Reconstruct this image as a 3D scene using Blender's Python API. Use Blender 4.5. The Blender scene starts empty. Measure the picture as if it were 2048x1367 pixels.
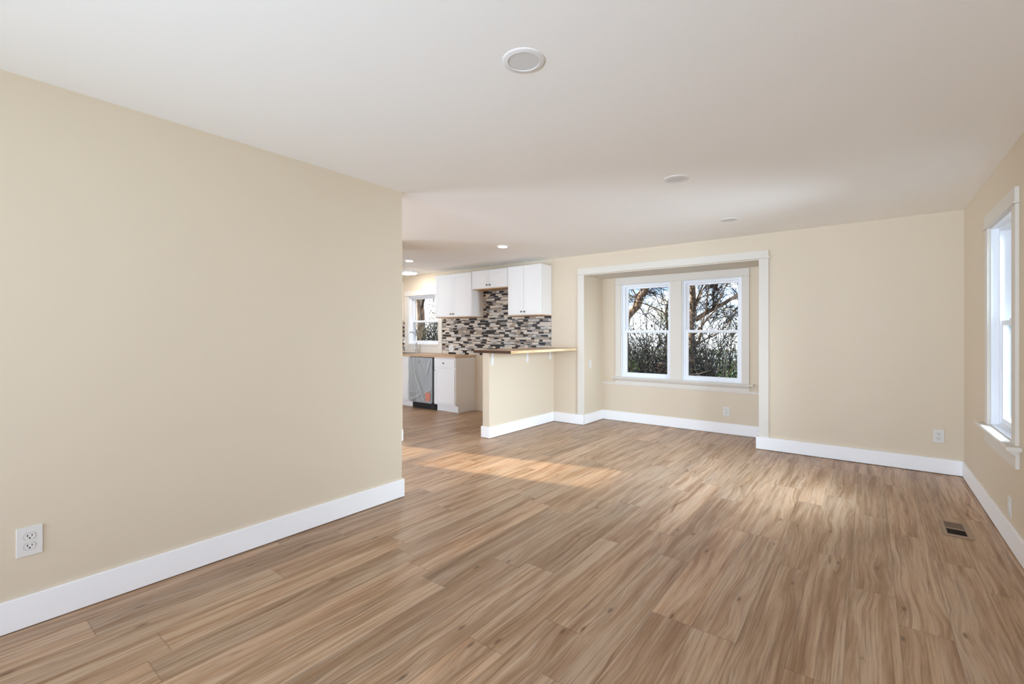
import bpy, bmesh, math, random
from mathutils import Vector, Matrix
S = bpy.context.scene
COL = S.collection
random.seed(7)

# ------------------------------------------------------------------ camera
cam_d = bpy.data.cameras.new('camera')
cam = bpy.data.objects.new('camera', cam_d)
COL.objects.link(cam)
cam_d.sensor_fit = 'HORIZONTAL'
cam_d.sensor_width = 36.0
cam_d.lens = 36.0 * 920.0 / 2048.0
cam_d.shift_y = -(683.5 - 668.9) / 2048.0
cam_d.clip_start = 0.05
cam_d.clip_end = 300
cam.location = (0, 0, 1.297)
cam.rotation_euler = (math.radians(90), 0, math.radians(37.8))
S.camera = cam

# ------------------------------------------------------------------ view, world, sun, daylight and fill
S.view_settings.view_transform = 'Standard'
S.view_settings.look = 'None'
S.view_settings.gamma = 1.0
S.view_settings.use_curve_mapping = False
S.view_settings.exposure = 0.13
S.cycles.max_bounces = 14
S.cycles.diffuse_bounces = 9
S.cycles.glossy_bounces = 5
S.cycles.transparent_max_bounces = 24
S.cycles.caustics_reflective = False
S.cycles.caustics_refractive = False
S.cycles.use_denoising = True
S.cycles.sample_clamp_indirect = 6.0


def world():
    w = bpy.data.worlds.new('sky')
    S.world = w
    w.use_nodes = True
    nt = w.node_tree
    nt.nodes.clear()
    N = nt.nodes.new
    out = N('ShaderNodeOutputWorld')
    bg = N('ShaderNodeBackground')
    tc = N('ShaderNodeTexCoord')
    sep = N('ShaderNodeSeparateXYZ')
    nt.links.new(tc.outputs['Generated'], sep.inputs[0])
    r = N('ShaderNodeValToRGB')                     # clear sky, horizon to zenith
    r.color_ramp.elements[0].position = 0.0
    r.color_ramp.elements[0].color = (0.93, 0.96, 1.0, 1)
    r.color_ramp.elements[1].position = 0.45
    r.color_ramp.elements[1].color = (0.16, 0.34, 0.80, 1)
    e = r.color_ramp.elements.new(0.10)
    e.color = (0.40, 0.62, 0.95, 1)
    nt.links.new(sep.outputs[2], r.inputs[0])
    mp = N('ShaderNodeMapping')
    mp.inputs['Scale'].default_value = (3.2, 3.2, 9.0)
    nt.links.new(tc.outputs['Generated'], mp.inputs[0])
    nz = N('ShaderNodeTexNoise')                    # clouds
    nz.inputs['Scale'].default_value = 1.6
    nz.inputs['Detail'].default_value = 6
    nt.links.new(mp.outputs[0], nz.inputs['Vector'])
    cr = N('ShaderNodeValToRGB')
    cr.color_ramp.elements[0].position = 0.44
    cr.color_ramp.elements[1].position = 0.60
    nt.links.new(nz.outputs[0], cr.inputs[0])
    mx = N('ShaderNodeMixRGB')
    nt.links.new(cr.outputs[0], mx.inputs[0])
    nt.links.new(r.outputs[0], mx.inputs[1])
    mx.inputs[2].default_value = (1.0, 1.0, 1.0, 1)
    nt.links.new(mx.outputs[0], bg.inputs[0])
    bg.inputs[1].default_value = 1.7
    nt.links.new(bg.outputs[0], out.inputs[0])


world()


def light(name, kind, loc, rot, energy, color=(1, 1, 1), **kw):
    d = bpy.data.lights.new(name, kind)
    d.energy = energy
    d.color = color
    for k, v in kw.items():
        setattr(d, k, v)
    o = bpy.data.objects.new(name, d)
    COL.objects.link(o)
    o.location = loc
    o.rotation_euler = rot
    return o


SUN_DIR = Vector((0.97, 0.250, -0.300)).normalized()
sun = light('sun', 'SUN', (-12, -3, 6), SUN_DIR.to_track_quat('-Z', 'Y').to_euler(), 9.0, (1.0, 0.84, 0.64), angle=math.radians(0.9))
# daylight at the visible right window; the rest are fill lights at added, unseen openings
light('fill_back', 'AREA', (-1.0, -2.75, 1.05), (math.radians(98), 0, 0), 82, (0.645, 0.80, 0.985), shape='RECTANGLE', size=3.0, size_y=2.0, spread=math.radians(82))  # added fill that brightens the living room from behind the camera
light('fill_front_room', 'AREA', (-4.35, -2.75, 1.15), (math.radians(90), 0, 0), 42, (0.655, 0.80, 0.97), shape='RECTANGLE', size=2.3, size_y=2.0, spread=math.radians(85))  # added fill sent through the front room towards the kitchen
light('daylight_right', 'AREA', (1.95, 4.36, 1.80), (math.radians(76), 0, math.radians(90)), 380, (0.67, 0.80, 0.945), shape='RECTANGLE', size=2.4, size_y=2.0, spread=math.radians(88))
light('fill_kitchen', 'AREA', (-6.85, -2.75, 1.20), (math.radians(89), 0, math.radians(-9)), 19, (0.655, 0.80, 0.97), shape='RECTANGLE', size=1.6, size_y=2.0, spread=math.radians(65))  # fill added to brighten the base cabinet fronts
light('fill_side', 'AREA', (1.55, -1.55, 1.20), (math.radians(92), 0, math.radians(62)), 24, (0.655, 0.80, 0.97), shape='RECTANGLE', size=2.0, size_y=1.9, spread=math.radians(110))  # added fill for the left wall and its baseboard
light('fill_left', 'AREA', (-8.35, -0.45, 1.00), (math.radians(101), 0, math.radians(-64)), 115, (0.625, 0.80, 1.01), shape='RECTANGLE', size=2.0, size_y=1.5, spread=math.radians(110))  # added fill aimed past the left wall end at the right wall


# ------------------------------------------------------------------ materials
def mat(name, color=(0.8, 0.8, 0.8), rough=0.5, metal=0.0, spec=0.5, emit=None, es=0.0):
    m = bpy.data.materials.new(name)
    m.use_nodes = True
    b = m.node_tree.nodes['Principled BSDF']
    b.inputs['Base Color'].default_value = (*color, 1)
    b.inputs['Roughness'].default_value = rough
    b.inputs['Metallic'].default_value = metal
    b.inputs['Specular IOR Level'].default_value = spec
    if emit:
        b.inputs['Emission Color'].default_value = (*emit, 1)
        b.inputs['Emission Strength'].default_value = es
    return m


def nd(m, t, **kw):
    n = m.node_tree.nodes.new(t)
    for k, v in kw.items():
        if k in n.inputs.keys():
            n.inputs[k].default_value = v
        else:
            setattr(n, k, v)
    return n


def lk(m, a, b):
    m.node_tree.links.new(a, b)


def ramp(m, fac, stops, interp='LINEAR'):
    r = nd(m, 'ShaderNodeValToRGB')
    r.color_ramp.interpolation = interp
    e = r.color_ramp.elements
    e[0].position, e[0].color = stops[0][0], (*stops[0][1], 1)
    e[1].position, e[1].color = stops[-1][0], (*stops[-1][1], 1)
    for p, c in stops[1:-1]:
        k = e.new(p)
        k.color = (*c, 1)
    lk(m, fac, r.inputs[0])
    return r.outputs[0]


def math_(m, op, a, b=None, clamp=False):
    n = nd(m, 'ShaderNodeMath', operation=op, use_clamp=clamp)
    for i, v in enumerate((a, b)):
        if v is None:
            continue
        if isinstance(v, (int, float)):
            n.inputs[i].default_value = v
        else:
            lk(m, v, n.inputs[i])
    return n.outputs[0]


def mixc(m, fac, a, b, mode='MIX'):
    n = nd(m, 'ShaderNodeMixRGB', blend_type=mode)
    for i, v in enumerate((fac, a, b)):
        if isinstance(v, (int, float)):
            n.inputs[i].default_value = v
        elif isinstance(v, tuple):
            n.inputs[i].default_value = (*v, 1)
        else:
            lk(m, v, n.inputs[i])
    return n.outputs[0]


def noise(m, vec, scale, detail=2.0, rough=0.5, dist=0.0):
    n = nd(m, 'ShaderNodeTexNoise')
    n.inputs['Scale'].default_value = scale
    n.inputs['Detail'].default_value = detail
    n.inputs['Roughness'].default_value = rough
    n.inputs['Distortion'].default_value = dist
    if vec is not None:
        lk(m, vec, n.inputs['Vector'])
    return n.outputs[0]


def painted(name, color, rough=0.55, bump=0.02, scale=180.0, spec=0.3):
    m = mat(name, color, rough, spec=spec)
    tc = nd(m, 'ShaderNodeTexCoord')
    f = noise(m, tc.outputs['Object'], scale, 3)
    b = nd(m, 'ShaderNodeBump')
    b.inputs['Strength'].default_value = bump
    b.inputs['Distance'].default_value = 0.002
    lk(m, f, b.inputs['Height'])
    lk(m, b.outputs[0], m.node_tree.nodes['Principled BSDF'].inputs['Normal'])
    return m


M = {}
M['wall'] = painted('beige wall paint', (0.685, 0.590, 0.460), 0.6, 0.06)
M['ceiling'] = painted('white ceiling paint', (0.92, 0.92, 0.905), 0.85, 0.05)
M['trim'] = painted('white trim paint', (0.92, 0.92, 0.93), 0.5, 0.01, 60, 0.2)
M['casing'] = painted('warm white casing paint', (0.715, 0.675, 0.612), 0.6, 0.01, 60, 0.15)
M['vinyl'] = mat('white window vinyl', (0.84, 0.86, 0.90), 0.35)
M['cab'] = painted('white cabinet paint', (0.85, 0.84, 0.835), 0.4, 0.01, 80)
M['plastic'] = mat('white plastic', (0.73, 0.71, 0.68), 0.35)
M['ivory'] = mat('receptacle plastic', (0.71, 0.695, 0.665), 0.35)
M['groove'] = mat('grey groove', (0.36, 0.34, 0.32), 0.6)
M['slot'] = mat('dark slot', (0.02, 0.018, 0.015), 0.6)
M['knob'] = mat('dark nickel', (0.16, 0.15, 0.145), 0.3, 0.9)
M['chrome'] = mat('brushed chrome', (0.62, 0.63, 0.65), 0.18, 1.0)
M['steel'] = mat('stainless steel', (0.36, 0.37, 0.375), 0.32, 0.85)
M['black'] = mat('black toe panel', (0.012, 0.012, 0.012), 0.5)
M['orange'] = mat('orange sticker', (0.80, 0.22, 0.10), 0.5)
M['lens'] = mat('unlit diffuser', (0.70, 0.70, 0.695), 0.6)
M['ring'] = mat('light trim ring', (0.80, 0.795, 0.785), 0.6)
M['lit'] = mat('lit diffuser', (0.9, 0.9, 0.9), 0.5, emit=(1.0, 0.97, 0.93), es=64.0)
M['lit2'] = mat('lit flush diffuser', (0.9, 0.9, 0.9), 0.5, emit=(1.0, 0.97, 0.93), es=45.0)
M['seam'] = mat('subfloor', (0.05, 0.035, 0.025), 0.9)
M['register'] = mat('wood toned register', (0.34, 0.235, 0.16), 0.45)
M['register2'] = mat('brown damper', (0.13, 0.075, 0.048), 0.5)
M['duct'] = mat('dark duct shade and louver', (0.018, 0.010, 0.006), 0.7)  # near black for the plate of painted duct shade and the louvers
M['bracket'] = mat('white steel bracket', (0.78, 0.79, 0.80), 0.4)
M['grout'] = mat('grout', (0.42, 0.38, 0.34), 0.9)
M['siding'] = painted('white house siding', (0.80, 0.82, 0.84), 0.7)
M['roof'] = painted('grey roof shingle', (0.16, 0.16, 0.17), 0.9)
M['darkglass'] = mat('dark window glass', (0.05, 0.07, 0.09), 0.1)


def cab_bottom():
    m = mat('raw plywood', (0.52, 0.33, 0.18), 0.6)
    return m


M['ply'] = cab_bottom()


def glass():
    m = bpy.data.materials.new('window glass')
    m.use_nodes = True
    nt = m.node_tree
    nt.nodes.clear()
    o = nd(m, 'ShaderNodeOutputMaterial')
    t = nd(m, 'ShaderNodeBsdfTransparent')
    t.inputs[0].default_value = (0.97, 0.985, 0.98, 1)
    g = nd(m, 'ShaderNodeBsdfGlossy')
    g.inputs['Roughness'].default_value = 0.02
    fr = nd(m, 'ShaderNodeFresnel')
    fr.inputs[0].default_value = 1.05
    mx = nd(m, 'ShaderNodeMixShader')
    lk(m, fr.outputs[0], mx.inputs[0])
    lk(m, t.outputs[0], mx.inputs[1])
    lk(m, g.outputs[0], mx.inputs[2])
    lk(m, mx.outputs[0], o.inputs[0])
    return m


M['glass'] = glass()


def film():
    m = bpy.data.materials.new('clear protective film')
    m.use_nodes = True
    nt = m.node_tree
    nt.nodes.clear()
    o = nd(m, 'ShaderNodeOutputMaterial')
    t = nd(m, 'ShaderNodeBsdfTransparent')
    p = nd(m, 'ShaderNodeBsdfPrincipled')
    p.inputs['Base Color'].default_value = (0.62, 0.66, 0.68, 1)
    p.inputs['Roughness'].default_value = 0.22
    lw = nd(m, 'ShaderNodeLayerWeight')
    lw.inputs[0].default_value = 0.45
    f = math_(m, 'MULTIPLY_ADD', lw.outputs['Facing'], 1.0)
    f.node.inputs[2].default_value = 0.20
    mx = nd(m, 'ShaderNodeMixShader')
    lk(m, f, mx.inputs[0])
    lk(m, t.outputs[0], mx.inputs[1])
    lk(m, p.outputs[0], mx.inputs[2])
    lk(m, mx.outputs[0], o.inputs[0])
    return m


M['film'] = film()


def floor_mat():
    m = mat('wood look plank', (0.4, 0.3, 0.2), 0.42, spec=0.42)
    b = m.node_tree.nodes['Principled BSDF']
    uv = nd(m, 'ShaderNodeUVMap', uv_map='plank')
    rnd = nd(m, 'ShaderNodeVertexColor', layer_name='plank_random')
    sp = nd(m, 'ShaderNodeSeparateXYZ')
    lk(m, uv.outputs[0], sp.inputs[0])
    sr = nd(m, 'ShaderNodeSeparateColor')
    lk(m, rnd.outputs[0], sr.inputs[0])
    x, y = sp.outputs[0], sp.outputs[1]                 # metres inside the plank
    r1, r2, r3 = sr.outputs[0], sr.outputs[1], sr.outputs[2]
    ox = math_(m, 'MULTIPLY', r1, 37.0)
    oy = math_(m, 'MULTIPLY', r2, 53.0)
    X = math_(m, 'ADD', x, ox)
    Y = math_(m, 'ADD', y, oy)

    def vec(sx, sy, xx=X, yy=Y):
        c = nd(m, 'ShaderNodeCombineXYZ')
        lk(m, math_(m, 'MULTIPLY', xx, sx), c.inputs[0])
        lk(m, math_(m, 'MULTIPLY', yy, sy), c.inputs[1])
        lk(m, math_(m, 'MULTIPLY', r3, 9.0), c.inputs[2])
        return c.outputs[0]
    # knots bend the grain around them
    vor = nd(m, 'ShaderNodeTexVoronoi', voronoi_dimensions='2D')
    vor.inputs['Scale'].default_value = 1.0
    vor.inputs['Randomness'].default_value = 1.0
    lk(m, vec(5.2, 1.7), vor.inputs['Vector'])
    kd = vor.outputs['Distance']
    halo = ramp(m, kd, [(0.0, (1, 1, 1)), (0.16, (0.55, 0.55, 0.55)), (0.42, (0, 0, 0))])
    core = ramp(m, kd, [(0.0, (1, 1, 1)), (0.030, (0.7, 0.7, 0.7)), (0.055, (0, 0, 0))])
    vsel = nd(m, 'ShaderNodeSeparateColor')
    lk(m, vor.outputs['Color'], vsel.inputs[0])
    on = math_(m, 'GREATER_THAN', vsel.outputs[0], 0.52)
    halo = math_(m, 'MULTIPLY', halo, on)
    core = math_(m, 'MULTIPLY', core, on)
    Xw = math_(m, 'ADD', X, math_(m, 'MULTIPLY', math_(m, 'SUBTRACT', noise(m, vec(4.0, 1.3), 1.0, 2), 0.5), 0.040))
    Xw = math_(m, 'ADD', Xw, math_(m, 'MULTIPLY', halo, 0.03))
    band = noise(m, vec(19.0, 1.0, Xw), 1.0, 3, 0.55, 0.15)
    fig = noise(m, vec(52.0, 1.15, Xw), 1.0, 5, 0.65, 0.15)
    grain = noise(m, vec(190.0, 5.0, Xw), 1.0, 3, 0.65)
    pores = noise(m, vec(330.0, 16.0), 1.0, 2, 0.5)
    c1 = ramp(m, band, [(0.24, (0.268, 0.152, 0.083)), (0.40, (0.415, 0.270, 0.172)), (0.50, (0.500, 0.348, 0.240)),
                        (0.62, (0.500, 0.370, 0.274)), (0.78, (0.545, 0.385, 0.268))])
    c2 = ramp(m, fig, [(0.30, (0.44, 0.35, 0.28)), (0.42, (0.80, 0.75, 0.71)), (0.56, (1.0, 1.0, 1.0)), (0.75, (1.06, 1.05, 1.04))])
    col = mixc(m, 0.8, c1, c2, 'MULTIPLY')
    c3 = ramp(m, grain, [(0.30, (0.66, 0.62, 0.59)), (0.48, (1, 1, 1)), (0.75, (1.07, 1.06, 1.05))])
    col = mixc(m, 0.75, col, c3, 'MULTIPLY')
    line = noise(m, vec(125.0, 1.3, Xw), 1.0, 3, 0.6)
    col = mixc(m, 1.0, col, ramp(m, line, [(0.33, (0.70, 0.64, 0.59)), (0.45, (1, 1, 1))]), 'MULTIPLY')
    # per plank tint: greyer, pinker, browner
    grey = mixc(m, 1.0, col, (0.88, 0.95, 1.01), 'MULTIPLY')
    col = mixc(m, math_(m, 'MULTIPLY', r3, 0.75), col, grey)
    val = math_(m, 'MULTIPLY_ADD', r1, 0.26)
    val.node.inputs[2].default_value = 0.83
    vc = nd(m, 'ShaderNodeCombineXYZ')
    for i in range(3):
        lk(m, val, vc.inputs[i])
    col = mixc(m, 1.0, col, vc.outputs[0], 'MULTIPLY')
    # brown flame around knots and the knots themselves
    fl2 = ramp(m, noise(m, vec(16.0, 1.0, Xw), 1.0, 4, 0.65, 0.2), [(0.50, (0, 0, 0)), (0.70, (1, 1, 1))])
    col = mixc(m, math_(m, 'MULTIPLY', fl2, 0.85), col, (0.215, 0.118, 0.056))
    flame = math_(m, 'MULTIPLY', halo, ramp(m, fig, [(0.36, (1, 1, 1)), (0.60, (0.1, 0.1, 0.1))]))
    col = mixc(m, math_(m, 'MULTIPLY', flame, 0.75), col, (0.235, 0.130, 0.066))
    col = mixc(m, math_(m, 'MULTIPLY', core, 0.8), col, (0.085, 0.045, 0.026))
    # hairline cracks along the grain
    crack = noise(m, vec(26.0, 1.1, Xw), 1.0, 1.0)
    cl = math_(m, 'ABSOLUTE', math_(m, 'SUBTRACT', crack, 0.5))
    cl = ramp(m, cl, [(0.0, (1, 1, 1)), (0.008, (0, 0, 0))])
    cm = ramp(m, noise(m, vec(5.0, 2.2), 1.0, 2), [(0.56, (0, 0, 0)), (0.66, (1, 1, 1))])
    col = mixc(m, math_(m, 'MULTIPLY', math_(m, 'MULTIPLY', cl, cm), 0.7), col, (0.10, 0.055, 0.03))
    # bevelled seams between planks
    ed = nd(m, 'ShaderNodeUVMap', uv_map='edge')
    es = nd(m, 'ShaderNodeSeparateXYZ')
    lk(m, ed.outputs[0], es.inputs[0])
    ex = math_(m, 'MINIMUM', es.outputs[0], math_(m, 'SUBTRACT', 0.1825, es.outputs[0]))
    ey = math_(m, 'MINIMUM', es.outputs[1], math_(m, 'SUBTRACT', 1.22, es.outputs[1]))
    e = math_(m, 'MINIMUM', ex, ey)
    seam = ramp(m, e, [(0.0, (0.45, 0.45, 0.45)), (0.0018, (0, 0, 0))])
    col = mixc(m, seam, col, (0.10, 0.06, 0.038))
    col = mixc(m, 1.0, col, (1.14, 1.09, 1.0), 'MULTIPLY')
    lk(m, col, b.inputs['Base Color'])
    rg = ramp(m, grain, [(0.3, (0.43, 0.43, 0.43)), (0.7, (0.31, 0.31, 0.31))])
    lk(m, rg, b.inputs['Roughness'])
    bp = nd(m, 'ShaderNodeBump')
    bp.inputs['Strength'].default_value = 0.10
    bp.inputs['Distance'].default_value = 0.001
    lk(m, math_(m, 'ADD', grain, pores), bp.inputs['Height'])
    lk(m, bp.outputs[0], b.inputs['Normal'])
    return m


M['floor'] = floor_mat()


def butcher(name, c_lo, c_hi, rough=0.4, along='X'):
    m = mat(name, c_hi, rough)
    b = m.node_tree.nodes['Principled BSDF']
    tc = nd(m, 'ShaderNodeTexCoord')
    mp = nd(m, 'ShaderNodeMapping')
    mp.inputs['Scale'].default_value = (2, 26, 26) if along == 'X' else (26, 2, 26)
    lk(m, tc.outputs['Object'], mp.inputs[0])
    f = noise(m, mp.outputs[0], 1.0, 4, 0.6, 0.4)
    lk(m, ramp(m, f, [(0.3, c_lo), (0.6, c_hi), (0.8, tuple(min(1, v * 1.12) for v in c_hi))]), b.inputs['Base Color'])
    return m


M['butcher'] = butcher('butcher block', (0.44, 0.27, 0.15), (0.62, 0.42, 0.27))
M['bar_top'] = butcher('bar top wood', (0.40, 0.25, 0.14), (0.56, 0.39, 0.25), along='Y')
M['bar_edge'] = butcher('pale pine edge', (0.62, 0.40, 0.17), (0.86, 0.70, 0.44), along='Y')
M['bar_end'] = butcher('dark stained end', (0.035, 0.013, 0.006), (0.10, 0.040, 0.016), 0.8)
TILES = []
for n_, c_, r_ in (('dark brown glass tile', (0.026, 0.017, 0.013), 0.15), ('umber stone tile', (0.20, 0.145, 0.105), 0.4),
                   ('taupe stone tile', (0.40, 0.32, 0.25), 0.4), ('cream marble tile', (0.68, 0.60, 0.51), 0.3),
                   ('pale grey tile', (0.56, 0.53, 0.50), 0.3), ('mid grey glass tile', (0.25, 0.23, 0.215), 0.2)):
    TILES.append(painted(n_, c_, r_ + 0.25, 0.03, 90, 0.22))


def bark(name, lo, hi, sc=9.0):
    m = mat(name, hi, 0.9, spec=0.1)
    tc = nd(m, 'ShaderNodeTexCoord')
    mp = nd(m, 'ShaderNodeMapping')
    mp.inputs['Scale'].default_value = (sc, sc, sc * 0.3)
    lk(m, tc.outputs['Object'], mp.inputs[0])
    f = noise(m, mp.outputs[0], 1.5, 5, 0.65)
    lk(m, ramp(m, f, [(0.35, lo), (0.62, hi)]), m.node_tree.nodes['Principled BSDF'].inputs['Base Color'])
    return m


M['bark'] = bark('rusty bark', (0.11, 0.068, 0.045), (0.50, 0.36, 0.25))
M['twig'] = mat('dark twig', (0.060, 0.046, 0.038), 0.9, spec=0.1)
M['twig2'] = mat('grey twig', (0.085, 0.078, 0.070), 0.9, spec=0.1)
M['cane'] = mat('pale cane', (0.42, 0.34, 0.22), 0.8, spec=0.1)
M['leaf_y'] = mat('yellow green leaf', (0.42, 0.44, 0.12), 0.7)
M['leaf_g'] = mat('green leaf', (0.16, 0.27, 0.055), 0.7)
M['leaf_d'] = mat('dark green leaf', (0.030, 0.042, 0.022), 0.7)
M['leaf_r'] = mat('dry brown leaf', (0.30, 0.17, 0.08), 0.8)


def ground_mat():
    m = mat('lawn and gravel', (0.2, 0.25, 0.1), 0.95, spec=0.1)
    tc = nd(m, 'ShaderNodeTexCoord')
    f = noise(m, tc.outputs['Object'], 0.6, 5, 0.6)
    lk(m, ramp(m, f, [(0.38, (0.16, 0.24, 0.07)), (0.50, (0.34, 0.36, 0.22)), (0.60, (0.66, 0.68, 0.70))]), m.node_tree.nodes['Principled BSDF'].inputs['Base Color'])
    return m


M['ground'] = ground_mat()


# ------------------------------------------------------------------ mesh helpers
class MB:
    def __init__(self):
        self.v, self.f, self.mi = [], [], []

    def poly(self, pts, mi=0):
        i = len(self.v)
        self.v += [tuple(p) for p in pts]
        self.f.append(tuple(range(i, i + len(pts))))
        self.mi.append(mi)

    def box(self, x0, x1, y0, y1, z0, z1, mi=0, T=None):
        x0, x1 = min(x0, x1), max(x0, x1)
        y0, y1 = min(y0, y1), max(y0, y1)
        z0, z1 = min(z0, z1), max(z0, z1)
        i = len(self.v)
        P = [Vector((x, y, z)) for z in (z0, z1) for y in (y0, y1) for x in (x0, x1)]
        if T is not None:
            P = [T @ p for p in P]
        self.v += [tuple(p) for p in P]
        mis = mi if isinstance(mi, (tuple, list)) else [mi] * 6
        # bottom, top, -y, +x, +y, -x
        for k, q in enumerate(((0, 2, 3, 1), (4, 5, 7, 6), (0, 1, 5, 4), (1, 3, 7, 5), (3, 2, 6, 7), (2, 0, 4, 6))):
            self.f.append(tuple(i + a for a in q))
            self.mi.append(mis[k])
        return self

    def tube(self, pts, rad, n=8, mi=0, caps=True):
        pts = [Vector(p) for p in pts]
        if isinstance(rad, (int, float)):
            rad = [rad] * len(pts)
        base = len(self.v)
        up = None
        for k, p in enumerate(pts):
            a = pts[max(0, k - 1)]
            b = pts[min(len(pts) - 1, k + 1)]
            t = (b - a)
            if t.length < 1e-9:
                t = Vector((0, 0, 1))
            t.normalize()
            if up is None:
                up = Vector((1, 0, 0)) if abs(t.x) < 0.8 else Vector((0, 1, 0))
            s = (up - t * up.dot(t))
            if s.length < 1e-6:
                s = t.orthogonal()
            s.normalize()
            up = s
            w = t.cross(s)
            for j in range(n):
                an = 2 * math.pi * j / n
                q = p + (s * math.cos(an) + w * math.sin(an)) * rad[k]
                self.v.append(tuple(q))
        for k in range(len(pts) - 1):
            for j in range(n):
                a, b = base + k * n + j, base + k * n + (j + 1) % n
                self.f.append((a, b, b + n, a + n))
                self.mi.append(mi)
        if caps:
            self.f.append(tuple(base + j for j in reversed(range(n))))
            self.mi.append(mi)
            e = base + (len(pts) - 1) * n
            self.f.append(tuple(e + j for j in range(n)))
            self.mi.append(mi)
        return self

    def lathe(self, prof, n=40, T=None, mi=0):
        """prof: (radius, height) pairs turned about local z."""
        base = len(self.v)
        for r, z in prof:
            for j in range(n):
                a = 2 * math.pi * j / n
                p = Vector((r * math.cos(a), r * math.sin(a), z))
                if T is not None:
                    p = T @ p
                self.v.append(tuple(p))
        for k in range(len(prof) - 1):
            for j in range(n):
                a, b = base + k * n + j, base + k * n + (j + 1) % n
                self.f.append((a, b, b + n, a + n))
                self.mi.append(mi)
        for k, rev in ((0, True), (len(prof) - 1, False)):
            if prof[k][0] > 1e-6:
                q = [base + k * n + j for j in range(n)]
                self.f.append(tuple(reversed(q)) if rev else tuple(q))
                self.mi.append(mi)
        return self

    def prism(self, prof, a0, a1, T=None, mi=0):
        """outline prof (list of (y, z)) swept along local x from a0 to a1."""
        i = len(self.v)
        n = len(prof)
        for x in (a0, a1):
            for y, z in prof:
                p = Vector((x, y, z))
                if T is not None:
                    p = T @ p
                self.v.append(tuple(p))
        for k in range(n):
            self.f.append((i + k, i + (k + 1) % n, i + n + (k + 1) % n, i + n + k))
            self.mi.append(mi)
        self.f.append(tuple(i + k for k in reversed(range(n))))
        self.mi.append(mi)
        self.f.append(tuple(i + n + k for k in range(n)))
        self.mi.append(mi)
        return self

    def build(self, name, mats, parent=None, bevel=0.0, smooth=False, loc=None, seg=2):
        me = bpy.data.meshes.new(name)
        me.from_pydata(self.v, [], self.f)
        if not isinstance(mats, (list, tuple)):
            mats = [mats]
        for m in mats:
            me.materials.append(m)
        for p, k in zip(me.polygons, self.mi):
            p.material_index = k
            p.use_smooth = smooth
        bm = bmesh.new()
        bm.from_mesh(me)
        bmesh.ops.recalc_face_normals(bm, faces=bm.faces)
        bm.to_mesh(me)
        bm.free()
        o = bpy.data.objects.new(name, me)
        COL.objects.link(o)
        if parent is not None:
            o.parent = parent
        if loc is not None:
            o.location = loc
        if bevel:
            b = o.modifiers.new('bevel', 'BEVEL')
            b.width = bevel
            b.segments = seg
            b.limit_method = 'ANGLE'
            b.angle_limit = math.radians(40)
        return o


def tag(o, label=None, cat=None, group=None, kind=None):
    if label:
        o['label'] = label
    if cat:
        o['category'] = cat
    if group:
        o['group'] = group
    if kind:
        o['kind'] = kind
    return o


def empty(name, loc, label, cat, group=None, rz=0.0):
    o = bpy.data.objects.new(name, None)
    COL.objects.link(o)
    o.location = loc
    o.rotation_euler = (0, 0, rz)
    o.empty_display_size = 0.05
    return tag(o, label, cat, group)


def clone(o, parent=None):
    c = o.copy()
    COL.objects.link(c)
    if parent is not None:
        c.parent = parent
    for ch in o.children:
        clone(ch, c)
    return c


def structure(o, label, cat):
    return tag(o, label, cat, kind='structure')


# ------------------------------------------------------------------ dimensions (metres)
H = 2.44
XL, XR, YF = -2.955, 0.69, 5.865          # left wall face, right wall face, far wall face
YE = 2.37                                 # end of the left wall
HX0, HX1, HY0 = -8.0, XR, -2.4            # house interior
AX0, AX1, AY, AZ = -3.25, -0.97, 6.47, 2.152   # alcove
W = 0.15

# ------------------------------------------------------------------ floor, ceiling, walls


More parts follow.
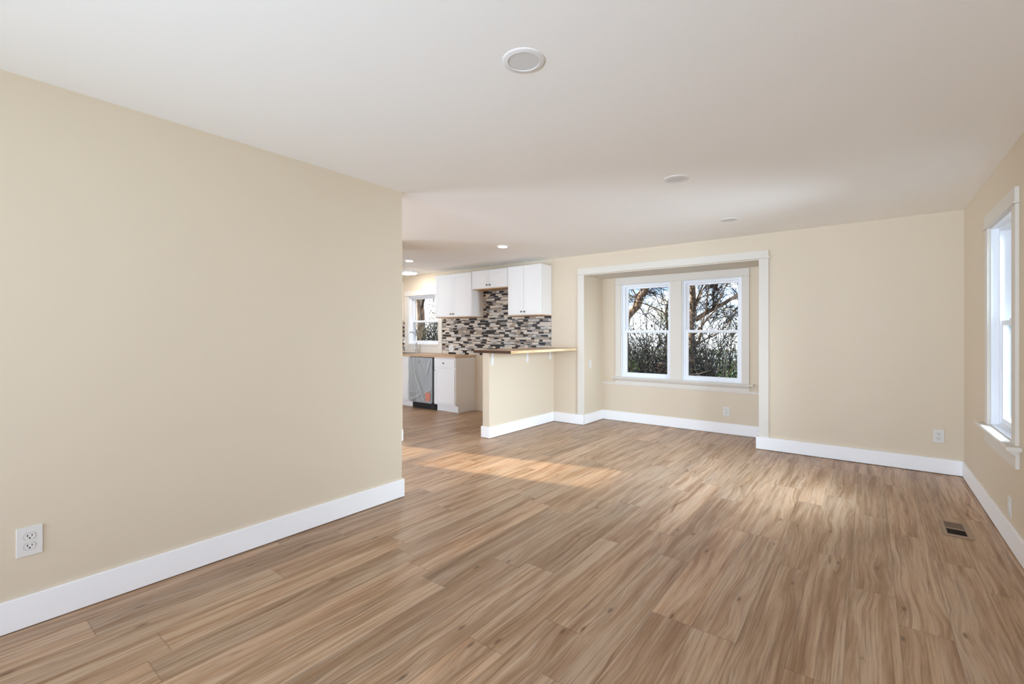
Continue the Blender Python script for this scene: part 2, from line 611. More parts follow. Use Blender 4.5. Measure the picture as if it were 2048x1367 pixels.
def build_floor():
    pw, pl = 0.1825, 1.22
    edge0 = 0.288
    known = {0: 3.583, -1: 2.687, 1: 4.517, -2: 4.168, -3: 3.285, -5: 3.325, -6: 2.105, -8: 1.757, -7: 2.684, -9: 1.45, -10: 2.12}
    rng = random.Random(21)
    verts, faces, uvp, uve, rnd = [], [], [], [], []
    y_lo, y_hi, x_lo, x_hi = HY0 - W, AY + 0.02, HX0 - W, HX1 + W
    k = int(math.floor((x_lo - edge0) / pw))
    while edge0 + k * pw < x_hi:
        x0, x1 = edge0 + k * pw, edge0 + (k + 1) * pw
        off = known.get(k, rng.uniform(0, pl))
        j = int(math.floor((y_lo - off) / pl))
        while off + j * pl < y_hi:
            y0, y1 = off + j * pl, off + (j + 1) * pl
            cx0, cx1, cy0, cy1 = max(x0, x_lo), min(x1, x_hi), max(y0, y_lo), min(y1, y_hi)
            if cx1 - cx0 > 1e-4 and cy1 - cy0 > 1e-4:
                i = len(verts)
                pts = ((cx0, cy0), (cx1, cy0), (cx1, cy1), (cx0, cy1))
                verts += [(a, b, 0.0) for a, b in pts]
                faces.append((i, i + 1, i + 2, i + 3))
                fx, fy = rng.random() < 0.5, rng.random() < 0.5
                r = (rng.random(), rng.random(), rng.random())
                for a, b in pts:
                    la, lb = a - x0, b - y0
                    uve.append((la, lb))
                    uvp.append((pw - la if fx else la, pl - lb if fy else lb))
                    rnd.append((*r, 1.0))
            j += 1
        k += 1
    i = len(verts)
    verts += [(x, y, z) for z in (-0.18, -0.004) for y in (y_lo, y_hi) for x in (x_lo, x_hi)]
    n0 = len(faces)
    faces += [tuple(i + a for a in q) for q in ((0, 2, 3, 1), (4, 5, 7, 6), (0, 1, 5, 4), (1, 3, 7, 5), (3, 2, 6, 7), (2, 0, 4, 6))]
    me = bpy.data.meshes.new('floor')
    me.from_pydata(verts, [], faces)
    me.materials.append(M['floor'])
    me.materials.append(M['seam'])
    for p in me.polygons[n0:]:
        p.material_index = 1
    me.uv_layers.new(name='plank')
    me.uv_layers.new(name='edge')
    me.color_attributes.new('plank_random', 'FLOAT_COLOR', 'CORNER')
    up, ue, ca = me.uv_layers['plank'], me.uv_layers['edge'], me.color_attributes['plank_random']
    for q in range(len(uvp)):
        up.data[q].uv = uvp[q]
        ue.data[q].uv = uve[q]
        ca.data[q].color = rnd[q]
    o = bpy.data.objects.new('floor', me)
    COL.objects.link(o)
    return structure(o, 'brown wood look plank floor running through the whole room', 'floor')


build_floor()

b = MB()
b.box(HX0 - W, XR + W, HY0 - W, YF + 0.145, H, H + 0.12)
structure(b.build('ceiling', M['ceiling']), 'plain white ceiling over living room and kitchen', 'ceiling')


def wall(name, axis, face, thick, a0, a1, z0, z1, holes, label, mats='wall'):
    """wall slab along X (axis 'X', face is a Y value) or along Y; holes = (a0, a1, z0, z1) without overlap in a."""
    b = MB()

    def piece(p, q, r, s):
        if q - p < 1e-5 or s - r < 1e-5:
            return
        if axis == 'X':
            b.box(p, q, face, face + thick, r, s)
        else:
            b.box(face, face + thick, p, q, r, s)
    cur = a0
    for h in sorted(holes):
        piece(cur, h[0], z0, z1)
        piece(h[0], h[1], z0, h[2])
        piece(h[0], h[1], h[3], z1)
        cur = h[1]
    piece(cur, a1, z0, z1)
    return structure(b.build(name, M[mats]), label, 'wall')


RW = (4.00, 4.71, 0.65, 2.06)             # right window opening in Y, z
RW2 = (-1.95, -0.15, 0.30, 2.20)          # unseen opening added behind the camera for the side fill
KW = (-7.105, -6.258, 1.12, 2.045)        # kitchen window opening in X, z
A1W = (-2.94, -2.20, 0.668, 2.042)
A2W = (-2.043, -1.287, 0.668, 2.042)
FW2 = (-1.50, 0.60, 0.60, 2.10)           # unseen wide opening added for the left fill
FW = (1.80, 2.56, 0.70, 2.00)             # front room window that lets the sun in
BW1 = (-2.65, 0.35, 0.35, 2.30)  # unseen window added to brighten the living room
BW2 = (-5.6, -3.2, 0.35, 2.30)  # unseen window added for the front room fill
BW3 = (-7.70, -6.00, 0.35, 2.30)  # unseen window added so fill reaches the base cabinets
wall('wall_right', 'Y', XR, W, HY0 - W, YF + 0.145, 0, H, [RW, RW2], 'beige wall on the right with a tall window')
wall('wall_far', 'X', YF, 0.145, HX0, XR, 0, H, [(AX0, AX1, 0, AZ), KW], 'beige far wall with the window alcove')
wall('wall_left', 'Y', XL - 0.12, 0.12, HY0, YE, 0, H, [], 'beige wall on the left ending before the kitchen')
wall('wall_partition', 'X', 3.50, 0.12, -5.25, -4.50, 0, H, [], 'beige partition wall hidden behind the left wall')
wall('wall_front', 'Y', HX0 - W, W, HY0 - W, YF + 0.145, 0, H, [FW, FW2], 'beige outer wall of the front room')
wall('wall_back', 'X', HY0 - W, W, HX0, XR, 0, H, [BW1, BW2, BW3], 'beige wall behind the camera with windows added for fill light')
wall('wall_alcove_back', 'X', AY, 0.14, AX0 - 0.15, AX1 + 0.15, 0, AZ + 0.12, [A1W, A2W], 'beige back wall of the window alcove')
wall('wall_alcove_left', 'Y', AX0 - 0.15, 0.15, YF + 0.145, AY, 0, AZ + 0.12, [], 'beige left return wall of the alcove')
wall('wall_alcove_right', 'Y', AX1, 0.15, YF + 0.145, AY, 0, AZ + 0.12, [], 'beige right return wall of the alcove')
b = MB().box(AX0, AX1, YF + 0.145, AY, AZ, AZ + 0.12)
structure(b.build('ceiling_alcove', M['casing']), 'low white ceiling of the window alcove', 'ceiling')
# half height wall of the breakfast bar
PX0, PX1, PY0, PZ = -3.86, -3.75, 4.37, 1.068
b = MB().box(PX0, PX1, PY0, YF, 0, PZ)
structure(b.build('wall_peninsula', M['wall'], bevel=0.003), 'beige half height wall carrying the breakfast bar', 'wall')


# ------------------------------------------------------------------ baseboards
def board(name, runs, label, h=0.143, t=0.015):
    """runs: boxes (x0, x1, y0, y1) already including the thickness."""
    b = MB()
    for r in runs:
        b.box(r[0], r[1], r[2], r[3], 0.005, h)
    return structure(b.build(name, M['trim'], bevel=0.003), label, 'baseboard')


T_ = 0.016
board('baseboard_left', [(XL, XL + T_, HY0, YE + T_), (XL - 0.12, XL, YE, YE + T_)], 'white baseboard along the left wall')
board('baseboard_right', [(XR - T_, XR, HY0, YF)], 'white baseboard along the right wall under the window')
board('baseboard_far', [(AX1 - 0.045, XR - T_, YF - 0.036, YF - 0.019), (AX1 - 0.045, AX1 - 0.029, YF - 0.019, YF + 0.03), (AX1 + 0.08, XR - T_, YF - 0.019, YF)], 'white baseboard along the far wall right of the alcove')
board('baseboard_alcove', [(AX0, AX0 + T_, YF - 0.036, AY), (AX0 + T_, AX1, AY - T_, AY), (AX1 - T_, AX1, YF + 0.03, AY - T_)], 'white baseboard running round inside the alcove')
board('baseboard_peninsula', [(PX1, PX1 + T_, PY0 - T_, YF), (PX0 - T_, PX1, PY0 - T_, PY0), (PX0 - T_, PX0, PY0, YF), (PX1 + T_, AX0, YF - 0.036, YF - 0.019), (PX1 + T_, AX0 - 0.1, YF - 0.019, YF)], 'white baseboard wrapped round the breakfast bar half wall')
board('baseboard_partition', [(-5.25, -4.50 + T_, 3.50 - T_, 3.50), (-4.50, -4.50 + T_, 3.50, 3.62)], 'white baseboard peeking out behind the left wall end')

# ------------------------------------------------------------------ alcove casing on the far wall (trim_1)
b = MB()
b.box(-3.333, -3.232, YF - 0.019, YF, 0.02, AZ + 0.006)
b.box(-0.988, -0.889, YF - 0.019, YF, 0.14, AZ + 0.006)
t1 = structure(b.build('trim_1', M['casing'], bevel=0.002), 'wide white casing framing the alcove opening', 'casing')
b = MB().box(-3.335, -0.887, YF - 0.021, YF, AZ + 0.022, 2.25)
b.build('header', M['casing'], t1, bevel=0.002)
b = MB().box(-3.35, -0.872, YF - 0.032, YF, AZ + 0.006, AZ + 0.022)
b.build('ledge', M['casing'], t1, bevel=0.003)
b = MB()                                                # liner boards inside the opening
b.box(AX0, AX1, YF - 0.001, YF + 0.145, AZ - 0.006, AZ)
b.build('soffit_board', M['casing'], t1)


# ------------------------------------------------------------------ windows
def frame_T(wall_axis, pos):
    """local x along the opening, y outward, z up."""
    if wall_axis == '+Y':
        return Matrix.Translation((0, pos, 0))
    if wall_axis == '+X':
        return Matrix.Translation((pos, 0, 0)) @ Matrix(((0, 1, 0, 0), (-1, 0, 0, 0), (0, 0, 1, 0), (0, 0, 0, 1)))
    if wall_axis == '-X':
        return Matrix.Translation((pos, 0, 0)) @ Matrix(((0, -1, 0, 0), (1, 0, 0, 0), (0, 0, 1, 0), (0, 0, 0, 1)))
    return Matrix.Translation((0, pos, 0)) @ Matrix(((-1, 0, 0, 0), (0, -1, 0, 0), (0, 0, 1, 0), (0, 0, 0, 1)))


def window(n, T, x0, x1, z0, z1, depth, label, zm=None, fw=0.028):
    """double hung unit: jamb liner, two sashes, a pane in each."""
    d0 = 0.040
    f = MB()
    for a, c in ((x0, x0 + 0.010), (x1 - 0.010, x1)):               # liner in the wall thickness
        f.box(a, c, 0.0, depth, z0, z1, T=T)
    f.box(x0 + 0.010, x1 - 0.010, 0.0, depth, z1 - 0.010, z1, T=T)
    f.box(x0 + 0.010, x1 - 0.010, 0.0, depth, z0, z0 + 0.010, T=T)
    x0, x1, z0, z1 = x0 + 0.010, x1 - 0.010, z0 + 0.010, z1 - 0.010
    for a, c in ((x0, x0 + fw), (x1 - fw, x1)):                     # main vinyl frame with two tracks
        f.box(a, c, d0, depth, z0, z1, T=T)
    f.box(x0 + fw, x1 - fw, d0, depth, z1 - fw * 0.8, z1, T=T)
    f.box(x0 + fw, x1 - fw, d0, depth, z0, z0 + fw * 0.55, T=T)
    root = f.build('window_%d' % n, M['vinyl'], bevel=0.0015)
    structure(root, label, 'window')
    xa, xb = x0 + fw * 0.7, x1 - fw * 0.7
    za, zb = z0 + fw * 0.5, z1 - fw * 0.7
    zm = zm if zm else (za + zb) / 2
    st = 0.036
    mid = (d0 + depth) / 2

    def sash(name, y0, y1, a, c, rb, rt):
        s = MB()
        s.box(xa, xa + st, y0, y1, a, c, T=T)
        s.box(xb - st, xb, y0, y1, a, c, T=T)
        s.box(xa + st, xb - st, y0, y1, a, a + rb, T=T)
        s.box(xa + st, xb - st, y0, y1, c - rt, c, T=T)
        o = s.build(name, M['vinyl'], root, bevel=0.003)
        ym = (y0 + y1) / 2
        MB().box(xa + st - 0.004, xb - st + 0.004, ym - 0.003, ym + 0.003, a + rb - 0.004, c - rt + 0.004, T=T).build('pane', M['glass'], o)
        return o
    lo = sash('lower_sash', d0 + 0.010, mid - 0.003, za, zm + 0.024, 0.040, 0.034)
    sash('upper_sash', mid + 0.003, depth - 0.012, zm - 0.016, zb, 0.034, 0.032)
    xm = (xa + xb) / 2
    k = MB().box(xm - 0.03, xm + 0.03, d0 - 0.002, d0 + 0.020, zm + 0.024, zm + 0.034, T=T)
    k.build('sash_lock', M['vinyl'], lo, bevel=0.002)
    return root


TA = frame_T('+Y', AY)
window(1, TA, A1W[0], A1W[1], A1W[2], A1W[3], 0.14, 'left double hung white window in the alcove', 1.338)
window(2, TA, A2W[0], A2W[1], A2W[2], A2W[3], 0.14, 'right double hung white window in the alcove', 1.338)
TR = frame_T('+X', XR)
window(3, TR, -RW[1], -RW[0], RW[2], RW[3], W, 'tall double hung window on the right wall', 1.372)
TK = frame_T('+Y', YF)
window(4, TK, KW[0], KW[1], KW[2], KW[3], 0.145, 'white kitchen window behind the sink faucet', 1.545)
TF = frame_T('-X', HX0)
window(5, TF, FW[0], FW[1], FW[2], FW[3], W, 'front room window hidden behind the left wall')


def added_window(n, x0, x1, z0, z1, label):  # frame for the unseen windows added to let fill light in
    b = MB()
    y0, y1 = HY0 - 0.12, HY0 - 0.05
    for a in (x0, (x0 + x1) / 2 - 0.03, x1 - 0.06):
        b.box(a, a + 0.06, y0, y1, z0, z1)
    b.box(x0, x1, y0 + 0.005, y1 - 0.005, z0, z0 + 0.06)
    b.box(x0, x1, y0 + 0.005, y1 - 0.005, z1 - 0.06, z1)
    structure(b.build('window_%d' % n, M['vinyl'], bevel=0.003), label, 'window')


added_window(6, *BW1, 'wide unseen window added behind the camera for fill light')
added_window(7, *BW2, 'wide unseen window added to the front room for fill light')
added_window(8, *BW3, 'second unseen front room window added to light the kitchen')


def casing(n, T, x0, x1, z0, z1, cw, label, top=0.095, mull=None, sill_z=None, horn=0.055, apron=0.085, stool=True, ledge_out=0.014, right_cw=None):
    """flat craftsman casing: side boards, header over a thin ledge, stool and apron. local y < 0 is into the room."""
    t = 0.018
    rc = right_cw or cw
    b = MB()
    b.box(x0 - cw, x0, -t, 0, z0, z1, T=T)
    b.box(x1, x1 + rc, -t, 0, z0, z1, T=T)
    if mull:
        b.box(mull[0], mull[1], -t, 0, z0, z1, T=T)
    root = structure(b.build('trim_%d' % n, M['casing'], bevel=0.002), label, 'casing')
    MB().box(x0 - cw - ledge_out, x1 + rc + ledge_out, -t - 0.010, 0, z1, z1 + 0.012, T=T).build('ledge', M['casing'], root, bevel=0.003)
    MB().box(x0 - cw, x1 + rc, -t - 0.002, 0, z1 + 0.012, z1 + top, T=T).build('header', M['casing'], root, bevel=0.002)
    if stool:
        s = MB()
        pr = [(0.035, z0), (-0.058, z0), (-0.066, z0 - 0.008), (-0.066, z0 - 0.016), (-0.058, z0 - 0.025), (0.0, z0 - 0.025), (0.035, z0 - 0.025)]
        pr = [(min(y, -0.0005) if y > 0 else y, z) for y, z in pr]
        s.prism(pr, x0 - cw - horn, x1 + rc + horn, T=T)
        s.build('stool', M['casing'], root, bevel=0.002)
        a = MB()
        zz = z0 - 0.025
        cove = [(0, zz), (-0.048, zz), (-0.045, zz - 0.010), (-0.034, zz - 0.022), (-0.024, zz - 0.030), (-0.018, zz - 0.032), (-0.018, zz - apron), (0, zz - apron)]
        a.prism(cove, x0 - cw - 0.006, x1 + rc + 0.006, T=T)
        a.build('apron', M['casing'], root, bevel=0.0015)
    return root


r2 = casing(2, TA, A1W[0], A2W[1], A1W[2], A1W[3], 0.088, 'white casing joining the two alcove windows', top=AZ - A1W[3] - 0.008, mull=(A1W[1], A2W[0]))
MB().box(AX0, AX1, AY - 0.012, AY, 0.545, 0.577).build('rail_strip', M['casing'], r2, bevel=0.002)
casing(3, TR, -RW[1], -RW[0], RW[2], RW[3], 0.092, 'white casing of the right wall window', top=0.10, horn=0.06, apron=0.11)
rk = casing(4, TK, KW[0], KW[1], KW[2] - 0.166, KW[3], 0.098, 'white casing of the kitchen window', top=0.097, stool=False)
MB().box(KW[0], KW[1], YF - 0.018, YF, 0.955, KW[2] - 0.024).build('apron', M['casing'], rk, bevel=0.002)
MB().box(KW[0], KW[1], YF - 0.028, YF, KW[2] - 0.024, KW[2]).build('stool', M['casing'], rk, bevel=0.003)


# ------------------------------------------------------------------ electrical plates
def outlet(loc, rz, label, w=0.082, h=0.128, duplex=True, blank=False):
    """local: x across, -y into the room, z up; origin at the plate centre on the wall."""
    root = empty('outlet' if not blank else 'wall_plate', loc, label, 'outlet' if not blank else 'wall plate', 'electrical plates on the walls', rz)
    p = MB()
    n = []
    p.box(-w / 2, w / 2, -0.006, 0, -h / 2, h / 2)
    p.build('cover_plate', M['plastic'], root, bevel=0.004, seg=3)
    if blank:
        q = MB().box(-0.0165, 0.0165, -0.009, -0.005, -0.034, 0.034)
        q.build('rocker', M['plastic'], root, bevel=0.002)
    else:
        for s in (1, -1):
            r = MB()
            zc = s * 0.0218
            pts = []
            for k in range(28):                                  # rounded receptacle face, flattened top and bottom
                a = 2 * math.pi * k / 28
                pts.append((0.0188 * math.cos(a), max(-0.0150, min(0.0150, 0.0188 * math.sin(a)))))
            i = len(r.v)
            for y in (-0.0055, -0.0078):
                for x, z in pts:
                    r.v.append((x, y, zc + z))
            for k in range(28):
                r.f.append((i + k, i + (k + 1) % 28, i + 28 + (k + 1) % 28, i + 28 + k))
                r.mi.append(0)
            r.f.append(tuple(i + 28 + k for k in range(28)))
            r.mi.append(0)
            i = len(r.v)
            for x, z in pts:
                r.v.append((x * 1.075, -0.0064, zc + z * 1.075))
            r.f.append(tuple(i + k for k in range(28)))
            r.mi.append(1)
            ro = r.build('receptacle', [M['ivory'], M['groove']], root)
            sl = MB()
            sl.box(-0.0086, -0.0056, -0.0082, -0.0074, zc - 0.001, zc + 0.0085)
            sl.box(0.0056, 0.0084, -0.0082, -0.0074, zc + 0.0000, zc + 0.0078)
            sl.lathe([(0.0032, 0), (0.0032, 0.0008)], 12, Matrix.Translation((0, -0.0074, zc - 0.0075)) @ Matrix.Rotation(math.radians(90), 4, 'X'))
            so = sl.build('slot', M['slot'], ro)
    if not blank:
        s = MB().lathe([(0.0032, 0), (0.0028, 0.001), (0.0, 0.0012)], 12, Matrix.Translation((0, -0.0058, 0)) @ Matrix.Rotation(math.radians(90), 4, 'X'))
        s.build('screw', M['plastic'], root)
    return root


R90 = math.radians(90)
outlet((XL, 0.302, 0.380), R90, 'white duplex outlet low on the left wall', 0.084, 0.130)
outlet((0.517, YF, 0.346), 0, 'white duplex outlet on the far wall near the right corner', 0.078, 0.122)
outlet((-1.470, AY, 0.295), 0, 'white duplex outlet inside the alcove under the right window', 0.076, 0.115)
outlet((XR, 4.128, 0.238), -R90, 'blank white wall plate low on the right wall below the window', 0.075, 0.128, blank=True)
outlet((AX0, 6.062, 0.866), R90, 'small white switch plate on the left return of the alcove', 0.075, 0.118, blank=True)
outlet((-5.918, YF - 0.010, 1.048), 0, 'white duplex outlet on the kitchen backsplash beside the window', 0.105, 0.128)


# ------------------------------------------------------------------ ceiling lights
def recessed(loc, r, label, lit=False):
    root = empty('recessed_light', loc, label, 'ceiling light', 'round lights in the ceiling')
    g = MB()
    lip = -0.013 if lit else -0.006
    g.lathe([(r * 0.72, 0.0), (r * 0.72, lip + 0.001), (r * 0.75, lip), (r * 0.93, lip + 0.002), (r, -0.002), (r, 0.0)], 56)
    g.build('trim_ring', M['ring'], root, smooth=False)
    d = MB()
    d.lathe([(r * 0.715, -0.0005), (r * 0.70, -0.0015), (r * 0.3, -0.0022), (0.0, -0.0022)] if lit else [(r * 0.72, -0.0015), (r * 0.70, -0.004), (r * 0.3, -0.0042), (0.0, -0.0042)], 56)
    d.build('diffuser', M['lit'] if lit else M['lens'], root)
    return root


recessed((-1.139, 1.548, H), 0.089, 'unlit round recessed light, the large one nearest the camera')
recessed((-1.119, 3.410, H), 0.090, 'unlit round recessed light, middle one of the living room row')
recessed((-1.100, 4.950, H), 0.090, 'unlit round recessed light, farthest one of the living room row')
recessed((-3.738, 4.623, H), 0.080, 'lit recessed light above the breakfast bar', True)
recessed((-5.590, 4.630, H), 0.080, 'lit recessed light beside the left wall edge in the kitchen', True)
root = empty('flush_light', (-6.56, 5.42, H), 'lit round flush ceiling light in front of the kitchen window', 'ceiling light', 'round lights in the ceiling')
MB().lathe([(0.150, 0.0), (0.152, -0.020), (0.150, -0.036), (0.134, -0.036)], 56).build('base_ring', M['ring'], root)
MB().lathe([(0.136, -0.034), (0.130, -0.046), (0.10, -0.052), (0.0, -0.056)], 56).build('diffuser', M['lit2'], root, smooth=True)


# ------------------------------------------------------------------ floor register
root = empty('floor_register', (0.455, 4.228, 0.0), 'brown wood toned floor vent near the right wall', 'floor vent')
b = MB()
x0, x1, y0, y1 = -0.070, 0.070, -0.150, 0.150
ix0, ix1, iy0, iy1 = -0.048, 0.046, -0.122, 0.128
b.box(x0, ix0, y0, y1, 0.0005, 0.007)
b.box(ix1, x1, y0, y1, 0.0005, 0.007)
b.box(ix0, ix1, y0, iy0, 0.0005, 0.007)
b.box(ix0, ix1, iy1, y1, 0.0005, 0.007)
b.box(ix0, ix1, -0.004, 0.006, 0.0005, 0.007)
b.build('frame', M['register'], root, bevel=0.0015)
MB().box(ix0, ix1, iy0, iy1, 0.0004, 0.0012).build('duct_shade_plate', M['duct'], root)  # dark plate stands in for the shaded hole; the floor is uncut
MB().box(ix0, ix1, 0.006, iy1, 0.0013, 0.0055).build('damper', M['register2'], root)
for k in range(5):
    yy = iy0 + 0.014 + k * 0.021
    T = Matrix.Translation((0, yy, 0.0035)) @ Matrix.Rotation(math.radians(30), 4, 'X')
    MB().box(ix0, ix1, -0.003, 0.003, -0.0008, 0.0008, T=T).build('louver', M['duct'], root)


# ------------------------------------------------------------------ kitchen cabinets
def knob_mb(x, z, y):
    return MB().lathe([(0.005, 0), (0.0045, 0.010), (0.006, 0.014), (0.0125, 0.019), (0.0135, 0.024), (0.010, 0.029), (0.0, 0.030)], 16,
                      Matrix.Translation((x, y, z)) @ Matrix.Rotation(math.radians(90), 4, 'X'))


def shaker(name, x0, x1, z0, z1, y, parent, rail=0.055, t=0.019, knob=None):
    b = MB()
    b.box(x0 + rail - 0.003, x1 - rail + 0.003, y - t + 0.0085, y - 0.001, z0 + rail - 0.003, z1 - rail + 0.003)
    b.box(x0, x0 + rail, y - t, y, z0, z1)
    b.box(x1 - rail, x1, y - t, y, z0, z1)
    b.box(x0 + rail, x1 - rail, y - t, y, z0, z0 + rail)
    b.box(x0 + rail, x1 - rail, y - t, y, z1 - rail, z1)
    o = b.build(name, M['cab'], parent, bevel=0.002)
    if knob:
        knob_mb(knob[0], knob[1], y - t).build('knob', M['knob'], o, smooth=True)
    return o


def slab_drawer(name, x0, x1, z0, z1, y, parent, knob=True):
    b = MB().box(x0, x1, y - 0.019, y, z0, z1)
    o = b.build(name, M['cab'], parent, bevel=0.004)
    if knob:
        knob_mb((x0 + x1) / 2, (z0 + z1) / 2, y - 0.019).build('knob', M['knob'], o, smooth=True)
    return o


UY = 5.582                                                    # front of the wall cabinets


def upper(x0, x1, z0, z1, label, cat='cabinet', rail=0.055):
    root = empty('wall_cabinet', ((x0 + x1) / 2, YF, z0), label, cat, 'white wall cabinets in the kitchen')
    loc = Vector(root.location)
    b = MB()
    b.box(x0, x1, UY, YF - 0.001, z0 + 0.012, z1)
    o = b.build('body', M['cab'], bevel=0.0015)
    b = MB().box(x0 + 0.002, x1 - 0.002, UY + 0.002, YF - 0.002, z0, z0 + 0.012)
    p = b.build('bottom_panel', M['ply'])
    xm = (x0 + x1) / 2
    g = 0.012
    d1 = shaker('door', x0 + g, xm - 0.002, z0 + g + 0.010, z1 - g, UY, None, rail, knob=(xm - 0.030, z0 + g + 0.010 + 0.038))
    d2 = shaker('door', xm + 0.002, x1 - g, z0 + g + 0.010, z1 - g, UY, None, rail, knob=(xm + 0.030, z0 + g + 0.010 + 0.038))
    for q in (o, p, d1, d2):
        q.parent = root
        q.location = -loc
    return root


upper(-4.405, -3.792, 1.583, 2.340, 'tall two door white wall cabinet nearest the alcove')
upper(-5.155, -4.407, 2.030, 2.335, 'short two door white wall cabinet over the empty range space', rail=0.048)
upper(-6.040, -5.157, 1.588, 2.330, 'wide two door white wall cabinet beside the kitchen window')
upper(-7.900, -7.268, 1.570, 2.330, 'white wall cabinet left of the kitchen window, barely showing past the wall')

BY = 5.400                                                    # front of the base cabinet boxes
CT0, CT1 = 0.912, 0.950


def base_cab(x0, x1, label, side_panel=False, knob_side=-1, doors=1):
    root = empty('base_cabinet', ((x0 + x1) / 2, YF, 0), label, 'cabinet', 'white base cabinets in the kitchen')
    loc = Vector(root.location)
    parts = []
    b = MB()
    b.box(x0, x1, BY, YF - 0.001, 0.115, CT0 - 0.001)
    parts.append(b.build('body', M['cab'], bevel=0.0015))
    b = MB().box(x0, x1 - (0.020 if side_panel else 0), BY + 0.07, YF - 0.001, 0.002, 0.115)
    if side_panel:
        b.box(x1 - 0.020, x1, BY + 0.055, YF - 0.001, 0.002, 0.115)
    parts.append(b.build('toe_kick', M['cab']))
    g = 0.014
    dz = 0.735
    if doors == 1:
        parts.append(slab_drawer('drawer', x0 + g, x1 - g, dz + 0.014, CT0 - 0.022, BY, None))
        kx = x0 + g + 0.020 if knob_side < 0 else x1 - g - 0.020
        parts.append(shaker('door', x0 + g, x1 - g, 0.135, dz - 0.006, BY, None, knob=(kx, dz - 0.040)))
    else:
        xm = (x0 + x1) / 2
        for a, c, kx in ((x0 + g, xm - 0.002, xm - 0.03), (xm + 0.002, x1 - g, xm + 0.03)):
            parts.append(slab_drawer('false_drawer', a, c, dz + 0.014, CT0 - 0.022, BY, None, False))
            parts.append(shaker('door', a, c, 0.135, dz - 0.006, BY, None, knob=(kx, dz - 0.040)))
    for q in parts:
        q.parent = root
        q.location = -loc
    return root


base_cab(-5.868, -5.355, 'white base cabinet with one drawer and one door right of the dishwasher', True)
base_cab(-7.420, -6.512, 'white sink base cabinet left of the dishwasher', doors=2)

# countertop with a sink cut out
CX0, CX1, CY0, CY1 = -7.42, -5.335, 5.362, YF - 0.001
SX0, SX1, SY0, SY1 = -7.28, -6.56, 5.42, 5.72
b = MB()
b.box(CX0, SX0, CY0, CY1, CT0, CT1)
b.box(SX1, CX1, CY0, CY1, CT0, CT1)
b.box(SX0, SX1, CY0, SY0, CT0, CT1)
b.box(SX0, SX1, SY1, CY1, CT0, CT1)
tag(b.build('countertop', M['butcher']), 'butcher block countertop on the white base cabinets', 'countertop')

root = empty('kitchen_sink', ((SX0 + SX1) / 2, (SY0 + SY1) / 2, CT1), 'stainless steel drop in sink under the kitchen window', 'sink')
loc = Vector(root.location)
b = MB()
for q in ((SX0 - 0.02, SX1 + 0.02, SY0 - 0.02, SY0 + 0.012), (SX0 - 0.02, SX1 + 0.02, SY1 - 0.012, SY1 + 0.06), (SX0 - 0.02, SX0 + 0.012, SY0 + 0.012, SY1 - 0.012), (SX1 - 0.012, SX1 + 0.02, SY0 + 0.012, SY1 - 0.012)):
    b.box(*q, CT1 + 0.0005, CT1 + 0.006)
q1 = b.build('rim', M['chrome'], bevel=0.002)
b = MB()
sz = 0.76
b.box(SX0 + 0.002, SX1 - 0.002, SY0 + 0.002, SY1 - 0.002, sz, sz + 0.003)
b.box(SX0 + 0.002, SX0 + 0.005, SY0 + 0.002, SY1 - 0.002, sz, CT1)
b.box(SX1 - 0.005, SX1 - 0.002, SY0 + 0.002, SY1 - 0.002, sz, CT1)
b.box(SX0 + 0.002, SX1 - 0.002, SY0 + 0.002, SY0 + 0.005, sz, CT1)
b.box(SX0 + 0.002, SX1 - 0.002, SY1 - 0.005, SY1 - 0.002, sz, CT1)
q2 = b.build('basin', M['steel'])
for q in (q1, q2):
    q.parent = root
    q.location = -loc

# faucet
root = empty('kitchen_faucet', (-6.745, 5.752, CT1 + 0.006), 'chrome gooseneck faucet in front of the kitchen window', 'faucet')
MB().lathe([(0.028, 0), (0.028, 0.006), (0.021, 0.012), (0.019, 0.075), (0.016, 0.085), (0.0125, 0.10)], 24).build('base', M['chrome'], root, smooth=True)
pts = [(0, 0, 0.09), (0, 0, 0.20), (0, 0, 0.285)]
for k in range(1, 13):
    a = math.pi * k / 12
    pts.append((-0.030 * (1 - math.cos(a)), -0.105 * (1 - math.cos(a)), 0.285 + 0.108 * math.sin(a)))
MB().tube(pts, 0.0115, 14).build('spout', M['chrome'], root, smooth=True)
e = Vector(pts[-1])
MB().tube([e + Vector((0, 0, 0.004)), e + Vector((-0.004, -0.012, -0.03)), e + Vector((-0.008, -0.024, -0.085)), e + Vector((-0.009, -0.027, -0.105))], [0.0125, 0.0155, 0.019, 0.0165], 16).build('spray_head', M['chrome'], root, smooth=True)
h = MB()
h.tube([(-0.012, -0.010, 0.055), (-0.040, -0.020, 0.060), (-0.052, -0.024, 0.064)], [0.014, 0.016, 0.012], 14)
h.tube([(-0.046, -0.022, 0.064), (-0.056, -0.026, 0.105)], [0.006, 0.0045], 10)
h.build('handle', M['chrome'], root, smooth=True)

# dishwasher still in its film
DX0, DX1 = -6.500, -5.880
root = empty('dishwasher', ((DX0 + DX1) / 2, YF, 0), 'stainless dishwasher wrapped in clear film with black toe panel', 'dishwasher')
loc = Vector(root.location)
parts = []
b = MB().box(DX0 + 0.004, DX1 - 0.004, BY + 0.02, YF - 0.002, 0.10, CT0 - 0.002)
parts.append(b.build('tub', M['black']))
b = MB().box(DX0 + 0.006, DX1 - 0.012, BY - 0.035, BY + 0.02, 0.135, CT0 - 0.012)
parts.append(b.build('door', M['steel'], bevel=0.004))
parts.append(MB().box(DX0 + 0.006, DX1 - 0.006, BY + 0.055, BY + 0.075, 0.003, 0.135).build('toe_panel', M['black']))
b = MB().box(-6.24, -6.15, BY - 0.039, BY - 0.034, 0.838, 0.850)
b.box(-6.235, -6.205, BY - 0.040, BY - 0.034, 0.80, 0.838)
parts.append(b.build('handle_latch', M['black'], bevel=0.001))
